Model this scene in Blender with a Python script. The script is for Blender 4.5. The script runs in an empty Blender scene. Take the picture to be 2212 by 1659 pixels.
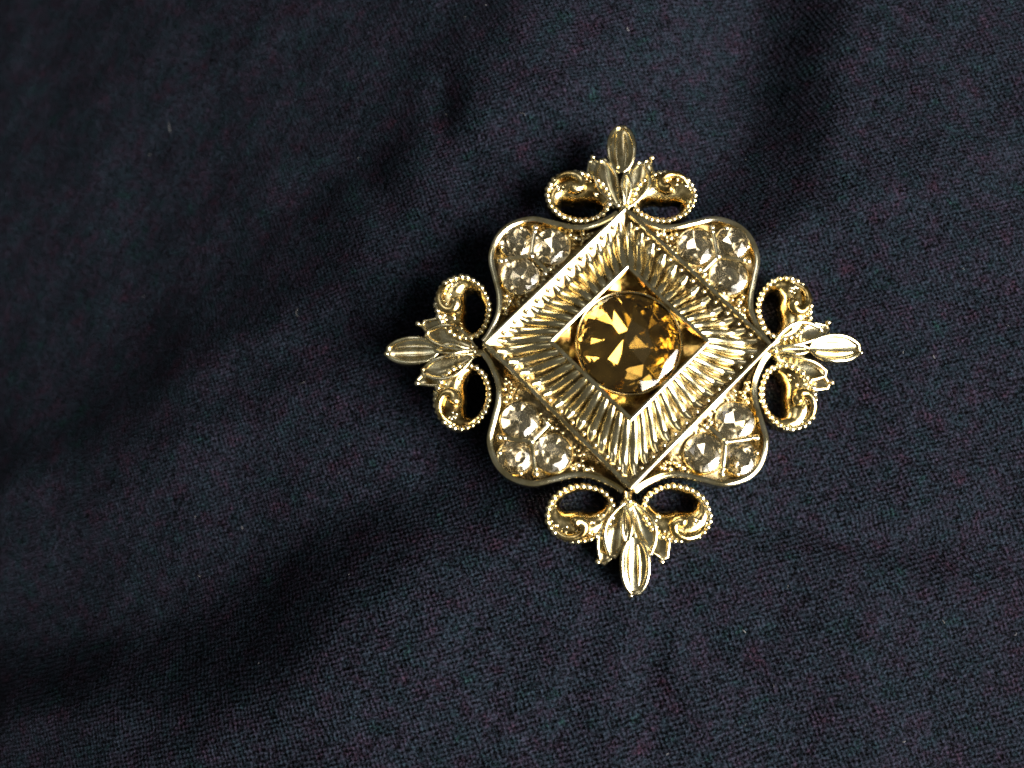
import bpy, bmesh, math, random
from mathutils import Vector, Matrix

random.seed(7)
R = math.radians
U = 0.001 / 25.75          # one drawing unit in metres (the brooch is 40 mm across = 1030 units)
scene = bpy.context.scene
col = scene.collection

# ------------------------------------------------------------------ camera
TILT = R(10.5)
F = 1900.0                 # focal length in units of a 2212 wide frame
cam_data = bpy.data.cameras.new('camera')
cam_data.sensor_width = 36.0
cam_data.lens = 36.0 * F / 2212.0
cam_data.clip_start = 0.005
cam_data.clip_end = 20.0
cam = bpy.data.objects.new('camera', cam_data)
col.objects.link(cam)
px, py = 1343.0, 767.0     # where the brooch centre stands in that frame
P = Vector(((px - 1106) / F, (829.5 - py) / F, -1.0)) * (F * U)
Rm = Matrix.Rotation(TILT, 3, 'X')
cam.location = -(Rm @ P)
cam.rotation_euler = (TILT, 0, 0)
cam_data.dof.use_dof = True
cam_data.dof.focus_distance = 0.0700
cam_data.dof.aperture_fstop = 28.0
scene.camera = cam

# ------------------------------------------------------------------ dim room
w = bpy.data.worlds.new('World')
scene.world = w
w.use_nodes = True
bg = w.node_tree.nodes['Background']
bg.inputs[0].default_value = (0.90, 0.88, 0.72, 1)
bg.inputs[1].default_value = 0.118

def area(name, direction, dist, size, power, colour, size_y=None, aim=(0, 0, 0), spread=None):
    d = bpy.data.lights.new(name, 'AREA')
    d.energy = power
    d.color = colour
    d.size = size
    if size_y:
        d.shape = 'RECTANGLE'
        d.size_y = size_y
    o = bpy.data.objects.new(name, d)
    col.objects.link(o)
    v = Vector(direction).normalized()
    o.location = v * dist
    o.rotation_euler = (o.location - Vector(aim)).to_track_quat('Z', 'Y').to_euler()
    if spread:
        d.spread = R(spread)
    return o

area('table_lamp', (0.60, -0.30, 0.50), 0.38, 0.36, 2.2, (1.0, 0.95, 0.84), None, (0.046, -0.022, 0), 54)
area('ceiling_lamp', (-0.28, 0.42, 0.86), 1.60, 0.42, 2.0, (1.0, 0.95, 0.90))
area('added_fill_light', (-0.55, 0.30, 0.78), 1.40, 0.40, 0.35, (0.90, 0.96, 0.88), 0.3)  # unseen soft fill, added for reflections in the metal; no window known

vs = scene.view_settings
vs.view_transform = 'Standard'
vs.look = 'None'
vs.gamma = 1.0
vs.exposure = 0.0
vs.use_curve_mapping = False
scene.cycles.use_denoising = True
scene.cycles.denoiser = 'OPENIMAGEDENOISE'
scene.cycles.denoising_input_passes = 'RGB_ALBEDO_NORMAL'
scene.cycles.denoising_prefilter = 'FAST'
scene.cycles.max_bounces = 16
scene.cycles.glossy_bounces = 8
scene.cycles.transmission_bounces = 12
scene.cycles.sample_clamp_indirect = 6.0
scene.cycles.blur_glossy = 0.3
scene.cycles.filter_width = 1.9

# ------------------------------------------------------------------ helpers
def smooth(t):
    t = min(1.0, max(0.0, t))
    return t * t * (3 - 2 * t)

def mesh_from(name, verts, faces, scale=U, sharp=35):
    me = bpy.data.meshes.new(name)
    me.from_pydata([(x * scale, y * scale, z * scale) for x, y, z in verts], [], faces)
    bm = bmesh.new()
    bm.from_mesh(me)
    bmesh.ops.remove_doubles(bm, verts=bm.verts, dist=scale * 0.01)
    bmesh.ops.recalc_face_normals(bm, faces=bm.faces)
    bm.to_mesh(me)
    bm.free()
    me.shade_smooth()
    if sharp is not None:
        me.set_sharp_from_angle(angle=R(sharp))
    return me

def link(name, me, mat, parent=None, loc=(0, 0, 0), rot=(0, 0, 0), scale=(1, 1, 1)):
    if mat is not None and not me.materials:
        me.materials.append(mat)
    o = bpy.data.objects.new(name, me)
    col.objects.link(o)
    o.parent = parent
    o.location = (loc[0] * U, loc[1] * U, loc[2] * U)
    o.rotation_euler = rot
    o.scale = scale
    return o

def empty(name, parent=None, loc=(0, 0, 0), rot=(0, 0, 0)):
    return link(name, None, None, parent, loc, rot)

def catmull(pts, n=6, closed=False):
    out = []
    m = len(pts)
    rng = range(m) if closed else range(m - 1)
    for i in rng:
        if closed:
            p0, p1, p2, p3 = (pts[(i + k) % m] for k in (-1, 0, 1, 2))
        else:
            p1, p2 = pts[i], pts[i + 1]
            p0 = pts[i - 1] if i else p1
            p3 = pts[i + 2] if i + 2 < m else p2
        for k in range(n):
            t = k / n
            out.append(tuple(0.5 * (2 * b + (c - a) * t + (2 * a - 5 * b + 4 * c - d) * t * t
                                    + (3 * b - a - 3 * c + d) * t ** 3)
                             for a, b, c, d in zip(p0, p1, p2, p3)))
    if not closed:
        out.append(tuple(pts[-1]))
    return out

def sweep(path, prof, closed=False):
    """Sweep a (offset, height) profile along a flat path with mitred corners."""
    m = len(path)
    V, Fc = [], []
    k = len(prof)
    for i, p in enumerate(path):
        a = path[i - 1] if (closed or i) else p
        c = path[(i + 1) % m] if (closed or i < m - 1) else p
        d1 = Vector((p[0] - a[0], p[1] - a[1]))
        d2 = Vector((c[0] - p[0], c[1] - p[1]))
        if d1.length < 1e-6: d1 = d2
        if d2.length < 1e-6: d2 = d1
        d1.normalize(); d2.normalize()
        n1 = Vector((-d1.y, d1.x)); n2 = Vector((-d2.y, d2.x))
        n = (n1 + n2)
        n = n / max(0.35, (1 + n1.dot(n2)))
        for off, z in prof:
            V.append((p[0] + n.x * off, p[1] + n.y * off, z))
    segs = m if closed else m - 1
    for i in range(segs):
        j = (i + 1) % m
        for q in range(k):
            r = (q + 1) % k
            Fc.append((i * k + q, j * k + q, j * k + r, i * k + r))
    if not closed:
        Fc.append(tuple(range(k)))
        Fc.append(tuple((m - 1) * k + q for q in reversed(range(k))))
    return V, Fc

def tube(path, rad, n=8):
    """Round rod along a 3-D path, rad = number or function of t."""
    V, Fc = [], []
    m = len(path)
    up = Vector((0, 0, 1))
    for i, p in enumerate(path):
        a = Vector(path[max(0, i - 1)]); c = Vector(path[min(m - 1, i + 1)])
        t = (c - a).normalized()
        s = t.cross(up)
        if s.length < 1e-4: s = Vector((1, 0, 0))
        s.normalize()
        b = s.cross(t)
        r = rad(i / (m - 1)) if callable(rad) else rad
        for q in range(n):
            an = 2 * math.pi * q / n
            v = Vector(p) + s * (math.cos(an) * r) + b * (math.sin(an) * r)
            V.append(tuple(v))
    for i in range(m - 1):
        for q in range(n):
            r2 = (q + 1) % n
            Fc.append((i * n + q, (i + 1) * n + q, (i + 1) * n + r2, i * n + r2))
    Fc.append(tuple(range(n)))
    Fc.append(tuple((m - 1) * n + q for q in reversed(range(n))))
    return V, Fc

def ball_mesh(name, sub=2):
    me = bpy.data.meshes.new(name)
    bm = bmesh.new()
    bmesh.ops.create_icosphere(bm, subdivisions=sub, radius=U)
    bm.to_mesh(me); bm.free()
    me.shade_smooth()
    return me

# ------------------------------------------------------------------ materials
def new_mat(name):
    m = bpy.data.materials.new(name)
    m.use_nodes = True
    nt = m.node_tree
    return m, nt, nt.nodes['Principled BSDF']

def N(nt, kind, **kw):
    n = nt.nodes.new(kind)
    for k, v in kw.items():
        setattr(n, k, v)
    return n

def mathn(nt, op, a, b=None, c=None):
    n = nt.nodes.new('ShaderNodeMath'); n.operation = op
    for i, v in enumerate((a, b, c)):
        if v is None: continue
        if isinstance(v, (int, float)): n.inputs[i].default_value = v
        else: nt.links.new(v, n.inputs[i])
    return n.outputs[0]

def ramp(nt, fac, stops):
    n = nt.nodes.new('ShaderNodeValToRGB')
    e = n.color_ramp.elements
    while len(e) < len(stops): e.new(0.5)
    for el, (p, c) in zip(e, stops):
        el.position = p
        el.color = (*c, 1) if len(c) == 3 else c
    nt.links.new(fac, n.inputs[0])
    return n.outputs[0]

def gold(name, c_low, c_mid, c_high, rough=(0.14, 0.34), grain=0.35, grain_scale=9000, bump=0.00003):
    m, nt, b = new_mat(name)
    tc = N(nt, 'ShaderNodeTexCoord')
    geo = N(nt, 'ShaderNodeNewGeometry')
    n1 = N(nt, 'ShaderNodeTexNoise'); n1.inputs['Scale'].default_value = 900; n1.inputs['Detail'].default_value = 4
    n2 = N(nt, 'ShaderNodeTexNoise'); n2.inputs['Scale'].default_value = grain_scale; n2.inputs['Detail'].default_value = 3
    nt.links.new(geo.outputs['Position'], n1.inputs['Vector'])
    nt.links.new(geo.outputs['Position'], n2.inputs['Vector'])
    c = ramp(nt, n1.outputs['Fac'], [(0.33, c_low), (0.48, c_mid), (0.64, c_high)])
    nt.links.new(c, b.inputs['Base Color'])
    b.inputs['Metallic'].default_value = 1.0
    rr = N(nt, 'ShaderNodeMapRange')
    rr.inputs[3].default_value = rough[0]; rr.inputs[4].default_value = rough[1]
    rr.inputs[1].default_value = 0.3; rr.inputs[2].default_value = 0.7
    nt.links.new(n2.outputs['Fac'], rr.inputs[0])
    nt.links.new(rr.outputs[0], b.inputs['Roughness'])
    bp = N(nt, 'ShaderNodeBump')
    bp.inputs['Strength'].default_value = grain
    bp.inputs['Distance'].default_value = bump
    nt.links.new(n2.outputs['Fac'], bp.inputs['Height'])
    nt.links.new(bp.outputs[0], b.inputs['Normal'])
    return m

M_gold = gold('antique_gold', (0.40, 0.31, 0.16), (0.64, 0.56, 0.35), (0.82, 0.76, 0.56), rough=(0.12, 0.24), grain=0.08)
M_bright = gold('polished_gold', (0.60, 0.50, 0.28), (0.80, 0.70, 0.46), (0.92, 0.85, 0.66), rough=(0.08, 0.18), grain=0.04)
M_dark = gold('dark_gold', (0.10, 0.07, 0.036), (0.24, 0.18, 0.095), (0.46, 0.37, 0.22), rough=(0.16, 0.40), grain=0.30)  # darker gold tone for the lobe plates under the stones
M_yellow = gold('granulated_yellow_gold', (0.16, 0.10, 0.035), (0.50, 0.37, 0.15), (0.76, 0.61, 0.32), rough=(0.10, 0.28),
                grain=0.35, grain_scale=2400, bump=0.00010)
M_groove = gold('groove_gold', (0.10, 0.07, 0.035), (0.24, 0.175, 0.09), (0.42, 0.34, 0.19), rough=(0.18, 0.36), grain=0.15)  # darker gold tone for the band surface between the ribs
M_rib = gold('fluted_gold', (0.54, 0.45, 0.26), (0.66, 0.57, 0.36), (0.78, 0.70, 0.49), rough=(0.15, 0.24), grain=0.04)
M_amber = gold('amber_brown_gold', (0.06, 0.024, 0.009), (0.15, 0.075, 0.02), (0.34, 0.22, 0.06), rough=(0.10, 0.25), grain=0.3, grain_scale=2500)  # dark amber-brown gold tone for the sunk corner plate

def stone_mats(name, tint, foil, foil_rough):
    m, nt, b = new_mat(name)
    b.inputs['Base Color'].default_value = (*tint, 1)
    b.inputs['Roughness'].default_value = 0.02
    b.inputs['IOR'].default_value = 1.60
    b.inputs['Transmission Weight'].default_value = 1.0
    f, ntf, bf = new_mat(name + '_foil')
    geo = N(ntf, 'ShaderNodeNewGeometry')
    nz = N(ntf, 'ShaderNodeTexNoise'); nz.inputs['Scale'].default_value = 700
    ntf.links.new(geo.outputs['Position'], nz.inputs['Vector'])
    c = ramp(ntf, nz.outputs['Fac'], [(0.35, tuple(v * 0.7 for v in foil)), (0.65, foil)])
    ntf.links.new(c, bf.inputs['Base Color'])
    bf.inputs['Metallic'].default_value = 1.0
    bf.inputs['Roughness'].default_value = foil_rough
    return m, f

M_topaz = stone_mats('smoky_topaz_glass', (0.70, 0.54, 0.47), (0.90, 0.77, 0.36), 0.05)
M_champ = stone_mats('champagne_glass', (0.98, 0.94, 0.87), (0.98, 0.91, 0.76), 0.10)

# ------------------------------------------------------------------ cloth
CREASES = [  # x0, y0, x1, y1 (mm), half width, depth
    (10, -13.5, 44, -18.5, 1.5, -0.75), (16, -16.5, 50, -25, 2.2, 0.55), (20, -6, 46, -8, 1.8, -0.35),
    (2.5, -21, 0.5, -44, 1.6, -0.38), (5, -21, 22, -44, 2.0, -0.42), (-2, -21, -10, -46, 2.0, -0.35),
    (3.6, -22, 10, -44, 1.9, 0.25), (-15.5, 27, -12.5, 9, 2.2, -0.70), (-8, 27.5, 14, 27, 1.3, -0.40),
    (-24, 20, -14, 6, 2.6, -0.70), (-34, 2, -17, 0.5, 2.2, -0.45), (-44, 24, -22, 13, 2.5, 0.50),
    (-46, -6, -20, -4, 2.4, 0.45), (12, 10, 44, 24, 2.4, 0.40), (13, 5, 46, 8, 1.7, -0.35),
    (-12, 40, -4, 22, 2.4, 0.55), (-40, -34, -14, -24, 2.6, 0.5), (24, 36, 40, 14, 2.6, -0.55),
    (-8, 24.5, 36, 27, 0.6, -0.14), (8, -14.8, 46, -18.6, 0.55, -0.15), (13, -11.5, 42, -12.6, 0.5, -0.10),
    (4, -24, 16, -40, 0.6, -0.12), (-18, 6, -15, 30, 0.7, -0.16), (-50, 8, -18, 4, 0.7, -0.14),
]

def cloth_h(x, y):
    """Height in mm at x, y mm: a soft fold under the brooch and tension creases spreading from it."""
    s = (x - y) / math.sqrt(2)
    u = (x + y) / math.sqrt(2)
    uc = max(-62.0, min(62.0, u))
    sb = s - (2.0 - 0.0062 * (uc + 4) ** 2)
    sb += 1.3 * math.sin(u * 0.19 + 0.5) * smooth((abs(u) - 12) / 12)
    h = -4.3 * (1 - smooth((sb + 6.5) / 10.5))
    h -= 0.46 * (math.sqrt(min(0.0, x + 13 - 0.10 * y) ** 2 + 144) - 12)
    rise = 0.45 + 0.55 * smooth((u + 18) / 40)
    h += 3.4 * rise * smooth((-7.0 - sb) / 15.0)
    h -= 3.0 * smooth((-24.0 - sb) / 13.0)
    h += 1.6 * smooth((-44.0 - sb) / 20.0)
    h -= 1.2 * smooth((s - 24) / 24)
    for (x0, y0, x1, y1, wd, dp) in CREASES:
        dx, dy = x1 - x0, y1 - y0
        L2 = dx * dx + dy * dy
        t = ((x - x0) * dx + (y - y0) * dy) / L2
        if t < -0.25 or t > 1.3: continue
        d = ((x - x0) * dy - (y - y0) * dx) / math.sqrt(L2)
        d += 0.5 * math.sin(t * 7 + x0)
        ww = wd * (0.75 + 0.7 * max(0, t))
        if abs(d) > 3 * ww: continue
        h += dp * math.exp(-(d / ww) ** 2) * smooth((t + 0.25) / 0.35) * smooth((1.3 - t) / 0.5)
    far = smooth((math.hypot(x, y) - 11) / 14)
    h += far * (0.34 * math.sin(x * 0.23 + y * 0.13 + 0.6) * math.sin(y * 0.19 - x * 0.07 + 1.1)
                + 0.16 * math.sin(x * 0.47 - y * 0.31 + 2.0) * math.sin(y * 0.43 + x * 0.12)
                + 0.06 * math.sin(x * 0.9 + y * 0.5) * math.sin(y * 1.1 - x * 0.4 + 0.5))
    return h

def build_cloth():
    nx, ny = 420, 350
    x0, x1, y0, y1 = -120.0, 110.0, -90.0, 100.0
    V, Fc = [], []
    for j in range(ny + 1):
        for i in range(nx + 1):
            x = x0 + (x1 - x0) * i / nx
            y = y0 + (y1 - y0) * j / ny
            V.append((x, y, cloth_h(x, y)))
    for j in range(ny):
        for i in range(nx):
            a = j * (nx + 1) + i
            Fc.append((a, a + 1, a + nx + 2, a + nx + 1))
    me = bpy.data.meshes.new('cloth')
    me.from_pydata([(x * .001, y * .001, z * .001) for x, y, z in V], [], Fc)
    me.shade_smooth()
    m, nt, b = new_mat('dark_navy_weave')
    tc = N(nt, 'ShaderNodeTexCoord')
    mp = N(nt, 'ShaderNodeMapping')
    mp.inputs['Rotation'].default_value = (0, 0, R(27))
    nt.links.new(tc.outputs['Object'], mp.inputs['Vector'])
    def noise(scale, detail=2, vec=None, rough=0.5):
        n = N(nt, 'ShaderNodeTexNoise')
        n.inputs['Scale'].default_value = scale; n.inputs['Detail'].default_value = detail; n.inputs['Roughness'].default_value = rough
        nt.links.new(vec or tc.outputs['Object'], n.inputs['Vector'])
        return n
    def stretched(sx_, sy_):
        v = N(nt, 'ShaderNodeMapping'); v.inputs['Scale'].default_value = (sx_, sy_, 1)
        nt.links.new(mp.outputs[0], v.inputs['Vector'])
        return v.outputs[0]
    wob = noise(330, 3, mp.outputs[0])
    sub = N(nt, 'ShaderNodeVectorMath', operation='SUBTRACT'); sub.inputs[1].default_value = (.5, .5, .5)
    nt.links.new(wob.outputs['Color'], sub.inputs[0])
    sc = N(nt, 'ShaderNodeVectorMath', operation='SCALE'); sc.inputs['Scale'].default_value = 0.00075
    nt.links.new(sub.outputs[0], sc.inputs[0])
    ad = N(nt, 'ShaderNodeVectorMath', operation='ADD')
    nt.links.new(mp.outputs[0], ad.inputs[0]); nt.links.new(sc.outputs[0], ad.inputs[1])
    sep = N(nt, 'ShaderNodeSeparateXYZ'); nt.links.new(ad.outputs[0], sep.inputs[0])
    kx = 2 * math.pi / 0.00056
    sx = mathn(nt, 'SINE', mathn(nt, 'MULTIPLY', sep.outputs[0], kx))
    sy = mathn(nt, 'SINE', mathn(nt, 'MULTIPLY', sep.outputs[1], kx * 1.12))
    weave = mathn(nt, 'MULTIPLY_ADD', mathn(nt, 'MULTIPLY', sx, sy), 0.5, 0.5)
    fib = noise(4300, 3)
    # uneven yarns: long streaks along both thread directions
    slub1 = noise(1500, 2, stretched(1, 0.06)); slub2 = noise(1500, 2, stretched(0.06, 1))
    slub = mathn(nt, 'ADD', slub1.outputs['Fac'], slub2.outputs['Fac'])
    hgt = mathn(nt, 'ADD', mathn(nt, 'ADD', weave, slub), mathn(nt, 'MULTIPLY', fib.outputs['Fac'], 1.6))
    bp = N(nt, 'ShaderNodeBump'); bp.inputs['Strength'].default_value = 0.8; bp.inputs['Distance'].default_value = 0.00017
    nt.links.new(hgt, bp.inputs['Height']); nt.links.new(bp.outputs[0], b.inputs['Normal'])
    # mixed yarn colours: navy, charcoal, a little plum and bottle green
    n1 = noise(430, 5, None, 0.8)
    hue = ramp(nt, n1.outputs['Fac'], [(0.27, (0.007, 0.023, 0.021)), (0.41, (0.0100, 0.0158, 0.0245)), (0.50, (0.0125, 0.0152, 0.0245)),
                                       (0.58, (0.0148, 0.0135, 0.024)), (0.74, (0.025, 0.011, 0.020))])
    val = mathn(nt, 'MULTIPLY_ADD', weave, 1.3, mathn(nt, 'MULTIPLY_ADD', fib.outputs['Fac'], 8.4, -4.45))  # weave gaps also painted darker: shade between threads put into the colour
    fine = noise(9500, 1)
    val = mathn(nt, 'ADD', val, mathn(nt, 'MULTIPLY_ADD', fine.outputs['Fac'], 6.5, -3.2))
    val = mathn(nt, 'ADD', val, mathn(nt, 'MULTIPLY', slub, 0.85))
    val = mathn(nt, 'MAXIMUM', mathn(nt, 'MULTIPLY', val, 0.35), 0.03)
    mx = N(nt, 'ShaderNodeVectorMath', operation='SCALE')
    nt.links.new(hue, mx.inputs[0]); nt.links.new(val, mx.inputs['Scale'])
    nt.links.new(mx.outputs[0], b.inputs['Base Color'])
    b.inputs['Roughness'].default_value = 0.9
    b.inputs['Specular IOR Level'].default_value = 0.02
    b.inputs['Sheen Weight'].default_value = 0.0
    b.inputs['Sheen Roughness'].default_value = 0.5
    o = link('cloth', me, m)
    o['kind'] = 'structure'
    o['label'] = 'dark navy woven cloth lying in soft folds under the brooch'
    return o

build_cloth()

# ------------------------------------------------------------------ brooch
brooch = empty('brooch', rot=(0, 0, R(-0.2)))
brooch['label'] = 'antique gold diamond-shaped brooch with brown centre stone on dark cloth'
brooch['category'] = 'brooch'

BEAD = ball_mesh('bead', 2)
BEAD.materials.append(M_bright)
BEADY = ball_mesh('bead_yellow', 2)
BEADY.materials.append(M_yellow)

HD = 292.0     # half diagonal of the outer diamond
HI = 159.0     # half diagonal of the inner diamond

def diamond(h):
    return [(h, 0), (0, h), (-h, 0), (0, -h)]

# outer diamond frame
prof = [(-4.3, 0), (-4.3, 104.6), (-3.9, 105.8), (-2.3, 107.0), (-0.4, 108), (0.4, 108), (2.3, 107.0), (3.9, 105.8), (4.3, 104.6), (4.3, 0)]
V, Fc = sweep(diamond(HD), prof, True)
frame = link('diamond_frame', mesh_from('diamond_frame', V, Fc, sharp=30), M_bright, brooch)

# fluted band between the two diamonds
def band_z(t):
    """height over t = 0 at the inner diamond to 1 at the outer one"""
    return 122 - 42 * smooth(t / 0.78) ** 0.85 + 17 * smooth((t - 0.70) / 0.30)

def per(h, a):
    """point of the diamond of half diagonal h at perimeter position a (0..4)"""
    k = int(math.floor(a)) % 4
    f = a - math.floor(a)
    d = diamond(h)
    p, q = d[k], d[(k + 1) % 4]
    return (p[0] + (q[0] - p[0]) * f, p[1] + (q[1] - p[1]) * f)

V, Fc = [], []
NT = 9
hi0, ho0 = HI - 2, HD - 4
for c in range(4):
    for t in range(NT):
        tt = t / (NT - 1)
        x, y = per(hi0 + (ho0 - hi0) * tt, c)
        V.append((x, y, band_z(tt)))
for c in range(4):
    for t in range(NT - 1):
        a = c * NT + t; b2 = ((c + 1) % 4) * NT + t
        Fc.append((a, a + 1, b2 + 1, b2))
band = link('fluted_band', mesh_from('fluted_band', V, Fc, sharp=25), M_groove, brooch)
RIBS = 12
for k in range(4 * RIBS):
    a = (k + 0.5) / RIBS
    jit = random.uniform(-0.03, 0.03) / RIBS
    i0 = per(HI + 3, a + jit); o0 = per(HD - 12, a + jit * 0.5)
    path = []
    for t in range(9):
        tt = t / 8
        path.append((i0[0] + (o0[0] - i0[0]) * tt, i0[1] + (o0[1] - i0[1]) * tt, band_z(tt * 0.95) - 0.5 - 5.0 * tt))
    w0 = 9.3; w1 = 15.0
    V, Fc = tube(path, lambda t, w0=w0, w1=w1: (w0 + (w1 - w0) * t) * (0.45 + 0.55 * min(1, (1.0 - t) * 5 + 0.0)) * (0.75 + .25 * min(1, t * 6)), 7)
    link('rib', mesh_from('rib', V, Fc, sharp=60), M_rib, band)
for k in range(4 * RIBS):
    a = k / RIBS
    if k % RIBS == 0: continue
    p = per(HD - 17, a)
    s = random.uniform(4.2, 5.8)
    link('bead', BEAD, None, band, (p[0], p[1], 98), scale=(s, s, s * 0.8))

# centre setting: raised square rim, sunk corners and a thin round collar
setting = empty('centre_setting', brooch)
prof = [(-4.4, 70), (-4.4, 128.6), (-4.0, 130.0), (-2.3, 131.4), (-0.4, 132.4), (0.4, 132.4), (2.3, 131.4), (4.0, 130.0), (4.4, 128.6), (4.4, 70)]
V, Fc = sweep(diamond(HI), prof, True)
link('square_rim', mesh_from('square_rim', V, Fc, sharp=30), M_bright, setting)
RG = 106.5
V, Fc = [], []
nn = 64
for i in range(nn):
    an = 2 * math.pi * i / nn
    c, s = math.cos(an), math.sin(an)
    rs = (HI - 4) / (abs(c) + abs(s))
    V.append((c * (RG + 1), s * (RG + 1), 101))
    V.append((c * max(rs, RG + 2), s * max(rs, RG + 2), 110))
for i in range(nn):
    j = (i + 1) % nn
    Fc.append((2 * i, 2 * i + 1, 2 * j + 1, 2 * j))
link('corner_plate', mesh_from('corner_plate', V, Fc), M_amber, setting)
circ = [(math.cos(2 * math.pi * i / 72) * RG, math.sin(2 * math.pi * i / 72) * RG) for i in range(72)]
prof = [(-2.4, 96), (-2.4, 119), (-1.5, 121), (0, 122), (1.5, 121), (2.4, 119), (2.4, 96)]
V, Fc = sweep(circ, prof, True)
link('stone_collar', mesh_from('stone_collar', V, Fc, sharp=60), M_bright, setting)

# cut stones: crown faces are glass, pavilion faces carry the foil
def stone_mesh(name, r, crown, table, tiers, mats, rot=0.0, wob=0.0, culet=(0.02, -0.03), seed=None):
    """round stone: flat table, low crown, foiled back in tiers of (radius, depth)"""
    rnd = random.Random(int(r * 10 + rot * 100) if seed is None else seed)
    V, Fc, Mi = [], [], []
    n = 16
    def ring(rr, z, step=1, off=0.0, jz=0.0):
        i0 = len(V)
        for k in range(0, n, step):
            a = 2 * math.pi * (k + off) / n + rot
            V.append((math.cos(a) * r * rr, math.sin(a) * r * rr, z + rnd.uniform(-jz, jz)))
        return list(range(i0, len(V)))
    tb = ring(table, crown, 2)
    md = ring((table + 1) / 2 + .03, crown * 0.55, 2, 1.0)
    g1 = ring(1.0, 1.0); g0 = ring(1.0, -1.0)
    Fc.append(tuple(tb)); Mi.append(0)
    for k in range(8):
        t0, t1 = tb[k], tb[(k + 1) % 8]
        m0 = md[k]
        Fc.append((t0, m0, t1)); Mi.append(0)
        Fc.append((t0, g1[2 * k], m0)); Mi.append(0)
        Fc.append((m0, g1[(2 * k + 2) % 16], t1)); Mi.append(0)
        Fc.append((g1[2 * k], g1[2 * k + 1], m0)); Mi.append(0)
        Fc.append((g1[2 * k + 1], g1[(2 * k + 2) % 16], m0)); Mi.append(0)
    for k in range(16):
        Fc.append((g1[k], g0[k], g0[(k + 1) % 16], g1[(k + 1) % 16])); Mi.append(0)
    (r1, d1), (r2, d2) = tiers
    p1 = ring(r1, -d1, 2, 1.0, wob)
    V.append((culet[0] * r, culet[1] * r, -d2)); cu = len(V) - 1
    for k in range(8):
        a, b2, c = g0[2 * k], g0[2 * k + 1], g0[(2 * k + 2) % 16]
        p = p1[k]; q = p1[(k - 1) % 8]
        Fc.append((a, p, b2)); Mi.append(1)
        Fc.append((b2, p, c)); Mi.append(1)
        Fc.append((a, q, p)); Mi.append(1)
        Fc.append((q, cu, p)); Mi.append(1)
    me = bpy.data.meshes.new(name)
    me.from_pydata([(x * U, y * U, z * U) for x, y, z in V], [], Fc)
    for m in mats: me.materials.append(m)
    for p, mi in zip(me.polygons, Mi):
        p.material_index = mi
        p.use_smooth = False
    bm = bmesh.new(); bm.from_mesh(me)
    bmesh.ops.recalc_face_normals(bm, faces=bm.faces)
    bm.to_mesh(me); bm.free()
    return me

GEM = (28, 44, 6.0, 14, 2)
link('centre_stone', stone_mesh('centre_stone', RG - 3.0, 7.5, 0.80, ((0.50, GEM[0]), (0, GEM[1])), M_topaz, R(GEM[3]), GEM[2], (-0.08, 0.12), GEM[4]), None, brooch, (0, 0, 116))
brooch.children[-1]['label'] = 'round faceted brown and amber stone'

# ------------------------------------------------------------------ lobes with three small stones
half = [(12, 297), (32, 283), (72, 266), (110, 264), (150, 273), (193, 282), (231, 273), (256, 256)]
outline = catmull(half + [(y, x) for x, y in reversed(half[:-1])], 6)

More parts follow.
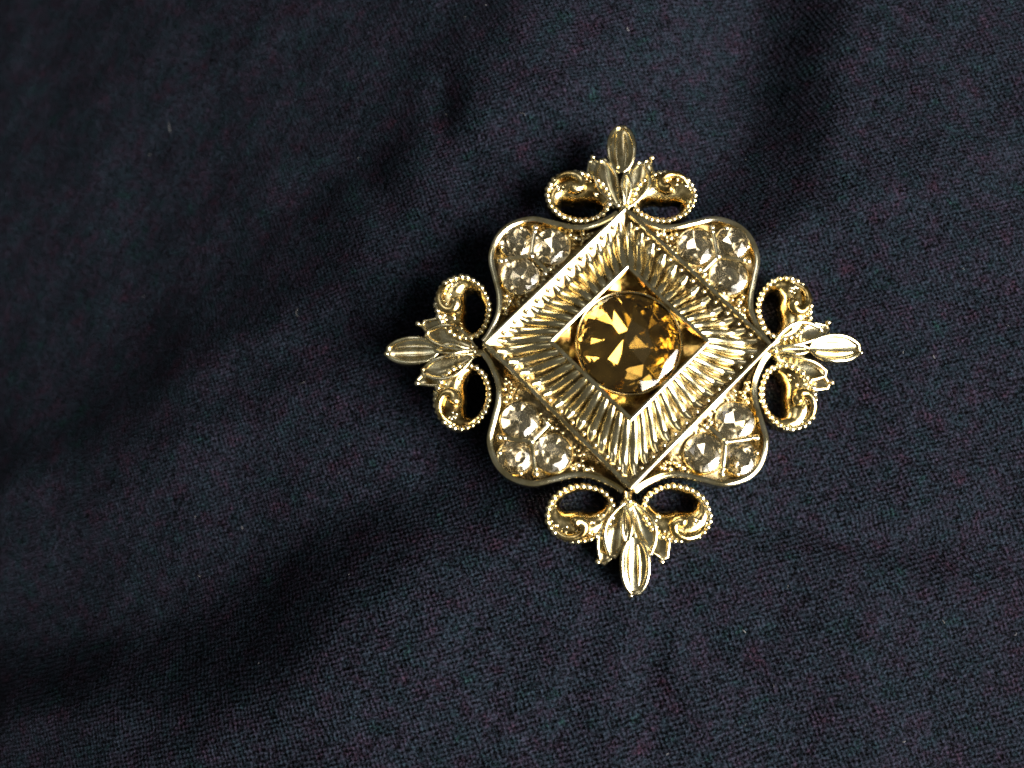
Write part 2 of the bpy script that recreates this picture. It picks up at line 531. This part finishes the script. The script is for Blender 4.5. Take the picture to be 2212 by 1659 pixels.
def build_lobe():
    lobe_v, lobe_f = [], []
    cx, cy = 175, 175
    nO = len(outline)
    inner = [(12 + (285 - 12) * i / (nO - 1), 285 - (285 - 12) * i / (nO - 1)) for i in range(nO)]
    top = 26
    for (x, y), (a, b2) in zip(outline, inner):
        lobe_v += [(x, y, 14), (x, y, top), ((x + a) / 2, (y + b2) / 2, top + 2), (a, b2, top + 36), (a, b2, 14)]
    for i in range(nO - 1):
        for q in range(5):
            r2 = (q + 1) % 5
            lobe_f.append((i * 5 + q, (i + 1) * 5 + q, (i + 1) * 5 + r2, i * 5 + r2))
    parts = []
    parts.append(('plate', mesh_from('plate', lobe_v, lobe_f, sharp=40), M_dark, (0, 0, 0), (0, 0, 0), (1, 1, 1)))
    prof = [(-6.0, 6), (-6.0, 60), (-5.5, 61.8), (-3.0, 63.5), (-0.5, 64.6), (0.5, 64.6), (3.0, 63.5), (5.5, 61.8), (6.0, 60), (6.0, 6)]
    V, Fc = sweep(outline, prof)
    parts.append(('rim', mesh_from('rim', V, Fc, sharp=30), M_bright, (0, 0, 0), (0, 0, 0), (1, 1, 1)))
    for (x, y, r, rz) in ((229, 228, 36.5, 10), (154, 220, 41, 33), (220, 154, 41, 61)):
        me = stone_mesh('stone', r - 2, 7, 0.60, ((0.55, 10), (0, 16)), M_champ, R(rz), 1.6)
        parts.append(('stone', me, None, (x, y, 60), (random.uniform(-.07, .07), random.uniform(-.07, .07), 0), (1, 1, 1)))
        c = [(x + math.cos(2 * math.pi * i / 40) * r, y + math.sin(2 * math.pi * i / 40) * r) for i in range(40)]
        V, Fc = sweep(c, [(-2.0, 20), (-2.0, 60), (0, 62), (2.0, 60), (2.0, 20)], True)
        parts.append(('stone_collar', mesh_from('stone_collar', V, Fc, sharp=70), M_bright, (0, 0, 0), (0, 0, 0), (1, 1, 1)))
    for path in ([(196, 196, 64), (178, 178, 65), (161, 161, 66)],
                 [(197, 199, 64), (193, 232, 64), (187, 264, 62)],
                 [(199, 197, 64), (232, 193, 64), (264, 187, 62)]):
        V, Fc = tube(path, 5.4, 8)
        parts.append(('divider', mesh_from('divider', V, Fc, sharp=70), M_bright, (0, 0, 0), (0, 0, 0), (1, 1, 1)))
    for (x, y, r, z) in ((197, 197, 8.5, 65), (188, 262, 8, 60), (262, 188, 8, 60), (167, 158, 7.5, 66), (157, 168, 7.5, 66),
                         (188, 252, 6, 64), (252, 190, 6, 64), (118, 232, 7.5, 52), (232, 118, 7.5, 52), (102, 243, 7.5, 50), (243, 102, 7.5, 50),
                         (86, 252, 6.5, 50), (252, 86, 6.5, 50), (113, 250, 5.5, 52), (250, 113, 5.5, 52),
                         (120, 208, 6.5, 54), (208, 120, 6.5, 54), (262, 220, 6, 60), (219, 261, 6, 60), (74, 250, 5.5, 50), (250, 74, 5.5, 50)):
        parts.append(('bead', BEAD, None, (x, y, z), (0, 0, 0), (r, r, r)))
    rnd = random.Random(5)
    bm = bmesh.new()
    stones = ((229, 228, 39), (154, 220, 43), (220, 154, 43))
    n = 0
    while n < 46:
        x, y = rnd.uniform(40, 262), rnd.uniform(40, 262)
        d = (x + y - 300) / 1.414
        if d < 7 or any(math.hypot(x - a, y - b2) < r + 1 for a, b2, r in stones): continue
        if not any(math.hypot(x - a, y - b2) < 60 for a, b2 in ((150, 165), (165, 150), (110, 235), (235, 110), (80, 240), (240, 80))): continue
        if max(x, y) > 256: continue
        r = rnd.uniform(3.0, 5.2)
        z = 28 + 36 * max(0.0, 1 - d / 70.0) + r * .3
        bmesh.ops.create_icosphere(bm, subdivisions=1, radius=r * U, matrix=Matrix.Translation((x * U, y * U, z * U)))
        n += 1
    me = bpy.data.meshes.new('granulation')
    bm.to_mesh(me); bm.free()
    me.shade_smooth()
    parts.append(('granulation', me, M_gold, (0, 0, 0), (0, 0, 0), (1, 1, 1)))
    return parts

lobe_parts = build_lobe()
for k in range(4):
    L = empty('lobe', brooch, (0, 0, 10), rot=(random.uniform(-.012, .012), random.uniform(-.012, .012), math.pi / 2 * k))
    for (nm, me, mat, loc, rot, scl) in lobe_parts:
        o = link(nm, me, mat, L, loc, rot, scl)
        if nm == 'granulation': o['kind'] = 'stuff'
        if nm == 'stone':
            o.rotation_euler = (random.uniform(-.10, .10), random.uniform(-.10, .10), random.uniform(0, 6))

# ------------------------------------------------------------------ scrolls with beaded edge
def scroll_mesh(flip):
    cx, cy, ax, ay = 97.0, 341.0, 70.0, 59.0
    hx, hy, bx_, by_ = 90.0, 318.0, 46.0, 24.0
    V, Fc = [], []
    n = 48
    ring = []
    for i in range(n):
        a = 2 * math.pi * i / n
        ca, sa = math.cos(a), math.sin(a)
        ox, oy = cx + ax * ca, cy + ay * sa + 6 * ca
        # bean shaped opening: its outer side is dented by the curled end
        dent = 9 * math.exp(-(((a - 1.35 + math.pi) % (2 * math.pi) - math.pi) / 0.55) ** 2)
        ix, iy = hx + bx_ * ca, hy + (by_ * sa) - dent + 5 * ca
        def mix(t): return (ox + (ix - ox) * t, oy + (iy - oy) * t)
        d = math.hypot(ox - ix, oy - iy)
        wdt = min(1.0, d / 40)
        V += [(ox, oy, 5), (ox, oy, 40), (*mix(0.14), 44), (*mix(0.36), 44 + 7 * wdt), (*mix(0.64), 42 + 9 * wdt),
              (*mix(0.88), 34 + 6 * wdt), (ix, iy, 26), (ix, iy, 5)]
        ring.append((ox + (ix - ox) * min(.5, 4.0 / max(d, 1)), oy + (iy - oy) * min(.5, 4.0 / max(d, 1))))
    k = 8
    for i in range(n):
        j = (i + 1) % n
        for q in range(k):
            r2 = (q + 1) % k
            Fc.append((i * k + q, j * k + q, j * k + r2, i * k + r2))
    if flip:
        V = [(-x, y, z) for x, y, z in V]
        ring = [(-x, y) for x, y in ring]
    return mesh_from('scroll', V, Fc, sharp=60), ring

def resample(ring, step):
    pts = ring + [ring[0]]
    d = [0]
    for a, b2 in zip(pts, pts[1:]):
        d.append(d[-1] + math.hypot(b2[0] - a[0], b2[1] - a[1]))
    n = int(d[-1] / step)
    out = []
    for i in range(n):
        t = d[-1] * i / n
        j = max(q for q in range(len(d)) if d[q] <= t)
        f = (t - d[j]) / (d[j + 1] - d[j])
        out.append((pts[j][0] + (pts[j + 1][0] - pts[j][0]) * f, pts[j][1] + (pts[j + 1][1] - pts[j][1]) * f))
    return out

def volute_mesh(flip):
    """curled end: a thick rod that winds in from the outer rim and ends in a knob"""
    pts = [(152, 366, 42), (136, 385, 50), (112, 390, 53), (92, 380, 54), (89, 364, 54), (101, 356, 54), (114, 362, 54)]
    path = catmull(pts, 4)
    V, Fc = tube(path, lambda t: 7 + 9 * t ** 1.6 if t < .9 else max(1.5, 15 * math.sqrt(max(0, 1 - ((t - .9) / .1) ** 2))), 10)
    if flip: V = [(-x, y, z) for x, y, z in V]
    return mesh_from('curled_end', V, Fc, sharp=70)

def grains_mesh(flip):
    """small cast grains on the broad side of the scroll"""
    rnd = random.Random(11 + flip)
    bm = bmesh.new()
    for k in range(46):
        a = rnd.uniform(0.1, 3.0)
        q = rnd.uniform(0.70, 0.93) if k % 3 else rnd.uniform(0.45, 0.7)
        x = 98 + 69 * q * math.cos(a); y = 344 + 57 * q * math.sin(a) + 6 * math.cos(a)
        if flip: x = -x
        r = rnd.uniform(2.6, 4.8)
        bmesh.ops.create_icosphere(bm, subdivisions=1, radius=r * U,
                                   matrix=Matrix.Translation((x * U, y * U, (46 + 7 * (1 - q)) * U)))
    me = bpy.data.meshes.new('granulation')
    bm.to_mesh(me); bm.free()
    me.shade_smooth()
    return me

SC = {}
for flip in (False, True):
    me, ring = scroll_mesh(flip)
    me.materials.append(M_yellow)
    SC[flip] = (me, resample(ring, 12.8), volute_mesh(flip), grains_mesh(flip))
for k in range(4):
    for flip in (False, True):
        me, ring, vol, grn = SC[flip]
        S = link('scroll', me, None, brooch, (0, 0, random.uniform(-1, 2)), (0, 0, math.pi / 2 * k + random.uniform(-.012, .012)))
        link('curled_end', vol, M_yellow, S)
        link('granulation', grn, M_bright, S)['kind'] = 'stuff'
        for (x, y) in ring:
            r = random.uniform(6.6, 8.2)
            link('bead', BEAD, None, S, (x + random.uniform(-.7, .7), y + random.uniform(-.7, .7), 46), scale=(r, r, r))

# ------------------------------------------------------------------ leafy finials
def leaf_mesh(name, base, tip, wid, z0, z1, bend, veins=(), peak=0.45, n=16, m=8, blunt=0.0, arch=9, full=0.75, edge=4.0, cup=9.0):
    """cupped leaf with a raised cord along both edges and optional veins at places across (-1..1)"""
    b2 = Vector(base); t2 = Vector(tip)
    d = (t2 - b2); L = d.length; d.normalize()
    s = Vector((d.y, -d.x))
    V, Fc = [], []
    ex = math.log(0.5) / math.log(peak)
    def at(t, u):
        wv = wid * (math.sin(math.pi * t ** ex) ** full if 0 < t < 1 else 0)
        wv = max(wv, 3.0 * (1 - t) + 1.0 + blunt * t)
        c = b2 + d * (L * t) + s * (bend * math.sin(math.pi * t))
        p = c + s * (wv * u)
        z = z0 + (z1 - z0) * t + arch * math.sin(math.pi * t) - cup * (1 - u * u) * math.sin(math.pi * min(1, t + .02))
        return p.x, p.y, z
    for i in range(n + 1):
        t = i / n
        V += [at(t, -1 + 2 * j / m) for j in range(m + 1)]
        p1 = at(t, .97); p0 = at(t, -.97)
        V += [(p1[0], p1[1], 3), (p0[0], p0[1], 3)]
    k = m + 3
    for i in range(n):
        for q in range(k):
            r2 = (q + 1) % k
            Fc.append((i * k + q, (i + 1) * k + q, (i + 1) * k + r2, i * k + r2))
    Fc.append(tuple(range(k)))
    Fc.append(tuple(n * k + q for q in reversed(range(k))))
    around = [at(t / 14, -.96) for t in range(15)] + [at(1 - t / 14, .96) for t in range(15)]
    cords = [(around, edge)] + [([at(.12 + .74 * t / 10, u) for t in range(11)], edge * .85) for u in veins]
    for path, r in cords:
        v, f = tube([(x, y, z + 1.0) for x, y, z in path], lambda t, r=r: r * (0.55 + 0.45 * math.sin(math.pi * t)), 7)
        o = len(V)
        V += v; Fc += [tuple(q + o for q in g) for g in f]
    return mesh_from(name, V, Fc, sharp=60)

FIN = [
    ('outer_leaf', leaf_mesh('outer_leaf', (12, 326), (64, 434), 27, 30, 34, 3, peak=0.55, blunt=5, edge=3.8, cup=11)),
    ('outer_leaf', leaf_mesh('outer_leaf', (-12, 326), (-64, 434), 27, 30, 34, -3, peak=0.55, blunt=5, edge=3.8, cup=11)),
    ('leaf', leaf_mesh('leaf', (6, 316), (42, 424), 24, 47, 44, 8, peak=0.58, blunt=6, full=0.65, edge=5.0, cup=13)),
    ('leaf', leaf_mesh('leaf', (-6, 316), (-42, 424), 24, 47, 44, -8, peak=0.58, blunt=6, full=0.65, edge=5.0, cup=13)),
    ('small_leaf', leaf_mesh('small_leaf', (0, 326), (0, 396), 10, 54, 54, 0, peak=.55, edge=4.0, cup=9)),
    ('bud', leaf_mesh('bud', (0, 392), (0, 500), 28, 52, 40, 0, veins=(-.36, .36), peak=0.50, blunt=8, arch=8, full=0.42, edge=5.6, cup=12.0)),
]
stem = []
V, Fc = tube([(0, 296, 30), (0, 322, 34), (0, 352, 38), (0, 382, 44)], lambda t: 11 - 4 * t, 10)
STEM = mesh_from('stem', V, Fc, sharp=60)
for k in range(4):
    fin = empty('finial', brooch, rot=(random.uniform(-.02, .02), random.uniform(-.02, .02), math.pi / 2 * k + random.uniform(-.012, .012)))
    link('stem', STEM, M_gold, fin)
    for nm, me in FIN:
        o = link(nm, me, M_gold, fin, (random.uniform(-2, 2), random.uniform(-3, 3), random.uniform(-1.5, 1.5)),
                 (random.uniform(-.006, .006), random.uniform(-.05, .05), random.uniform(-.015, .015)))
        o.scale = (random.uniform(.95, 1.05), random.uniform(.985, 1.015), random.uniform(.94, 1.08))
    for (x, y, z, r) in ((0, 316, 50, 8), (-11, 322, 46, 6.5), (12, 321, 46, 6.5), (0, 331, 50, 6.5), (65, 437, 37, 6.5), (-65, 437, 37, 6.5), (0, 503, 35, 6.5)):
        link('bead', BEAD, None, fin, (x, y, z), scale=(r, r, r))

# ------------------------------------------------------------------ lint on the cloth
def build_lint():
    rnd = random.Random(3)
    V, Fc = [], []
    for k in range(46):
        x, y = rnd.uniform(-50, 38), rnd.uniform(-34, 38)
        if math.hypot(x, y) < 21: continue
        a = rnd.uniform(0, 6.3); L = rnd.uniform(0.12, 0.40) if k % 9 else rnd.uniform(0.6, 1.1)
        r0 = rnd.uniform(0.012, 0.028)
        bend = rnd.uniform(-2.0, 2.0)
        path = []
        for i in range(6):
            path.append((x, y, cloth_h(x, y) + 0.05 + 0.06 * math.sin(i)))
            x += math.cos(a) * L / 5; y += math.sin(a) * L / 5; a += bend / 5
        v, f = tube(path, r0, 5)
        o = len(V)
        V += v; Fc += [tuple(q + o for q in g) for g in f]
    me = mesh_from('lint', V, Fc, scale=0.001, sharp=None)
    m, nt, b = new_mat('pale_lint')
    geo = N(nt, 'ShaderNodeNewGeometry')
    nz = N(nt, 'ShaderNodeTexNoise'); nz.inputs['Scale'].default_value = 60
    nt.links.new(geo.outputs['Position'], nz.inputs['Vector'])
    c = ramp(nt, nz.outputs['Fac'], [(0.35, (0.03, 0.03, 0.035)), (0.65, (0.16, 0.16, 0.17))])
    nt.links.new(c, b.inputs['Base Color'])
    b.inputs['Roughness'].default_value = 0.9
    o = link('lint', me, m)
    o['kind'] = 'stuff'
    o['label'] = 'tiny pale lint fibres scattered on the dark cloth'
    o['category'] = 'lint'

build_lint()
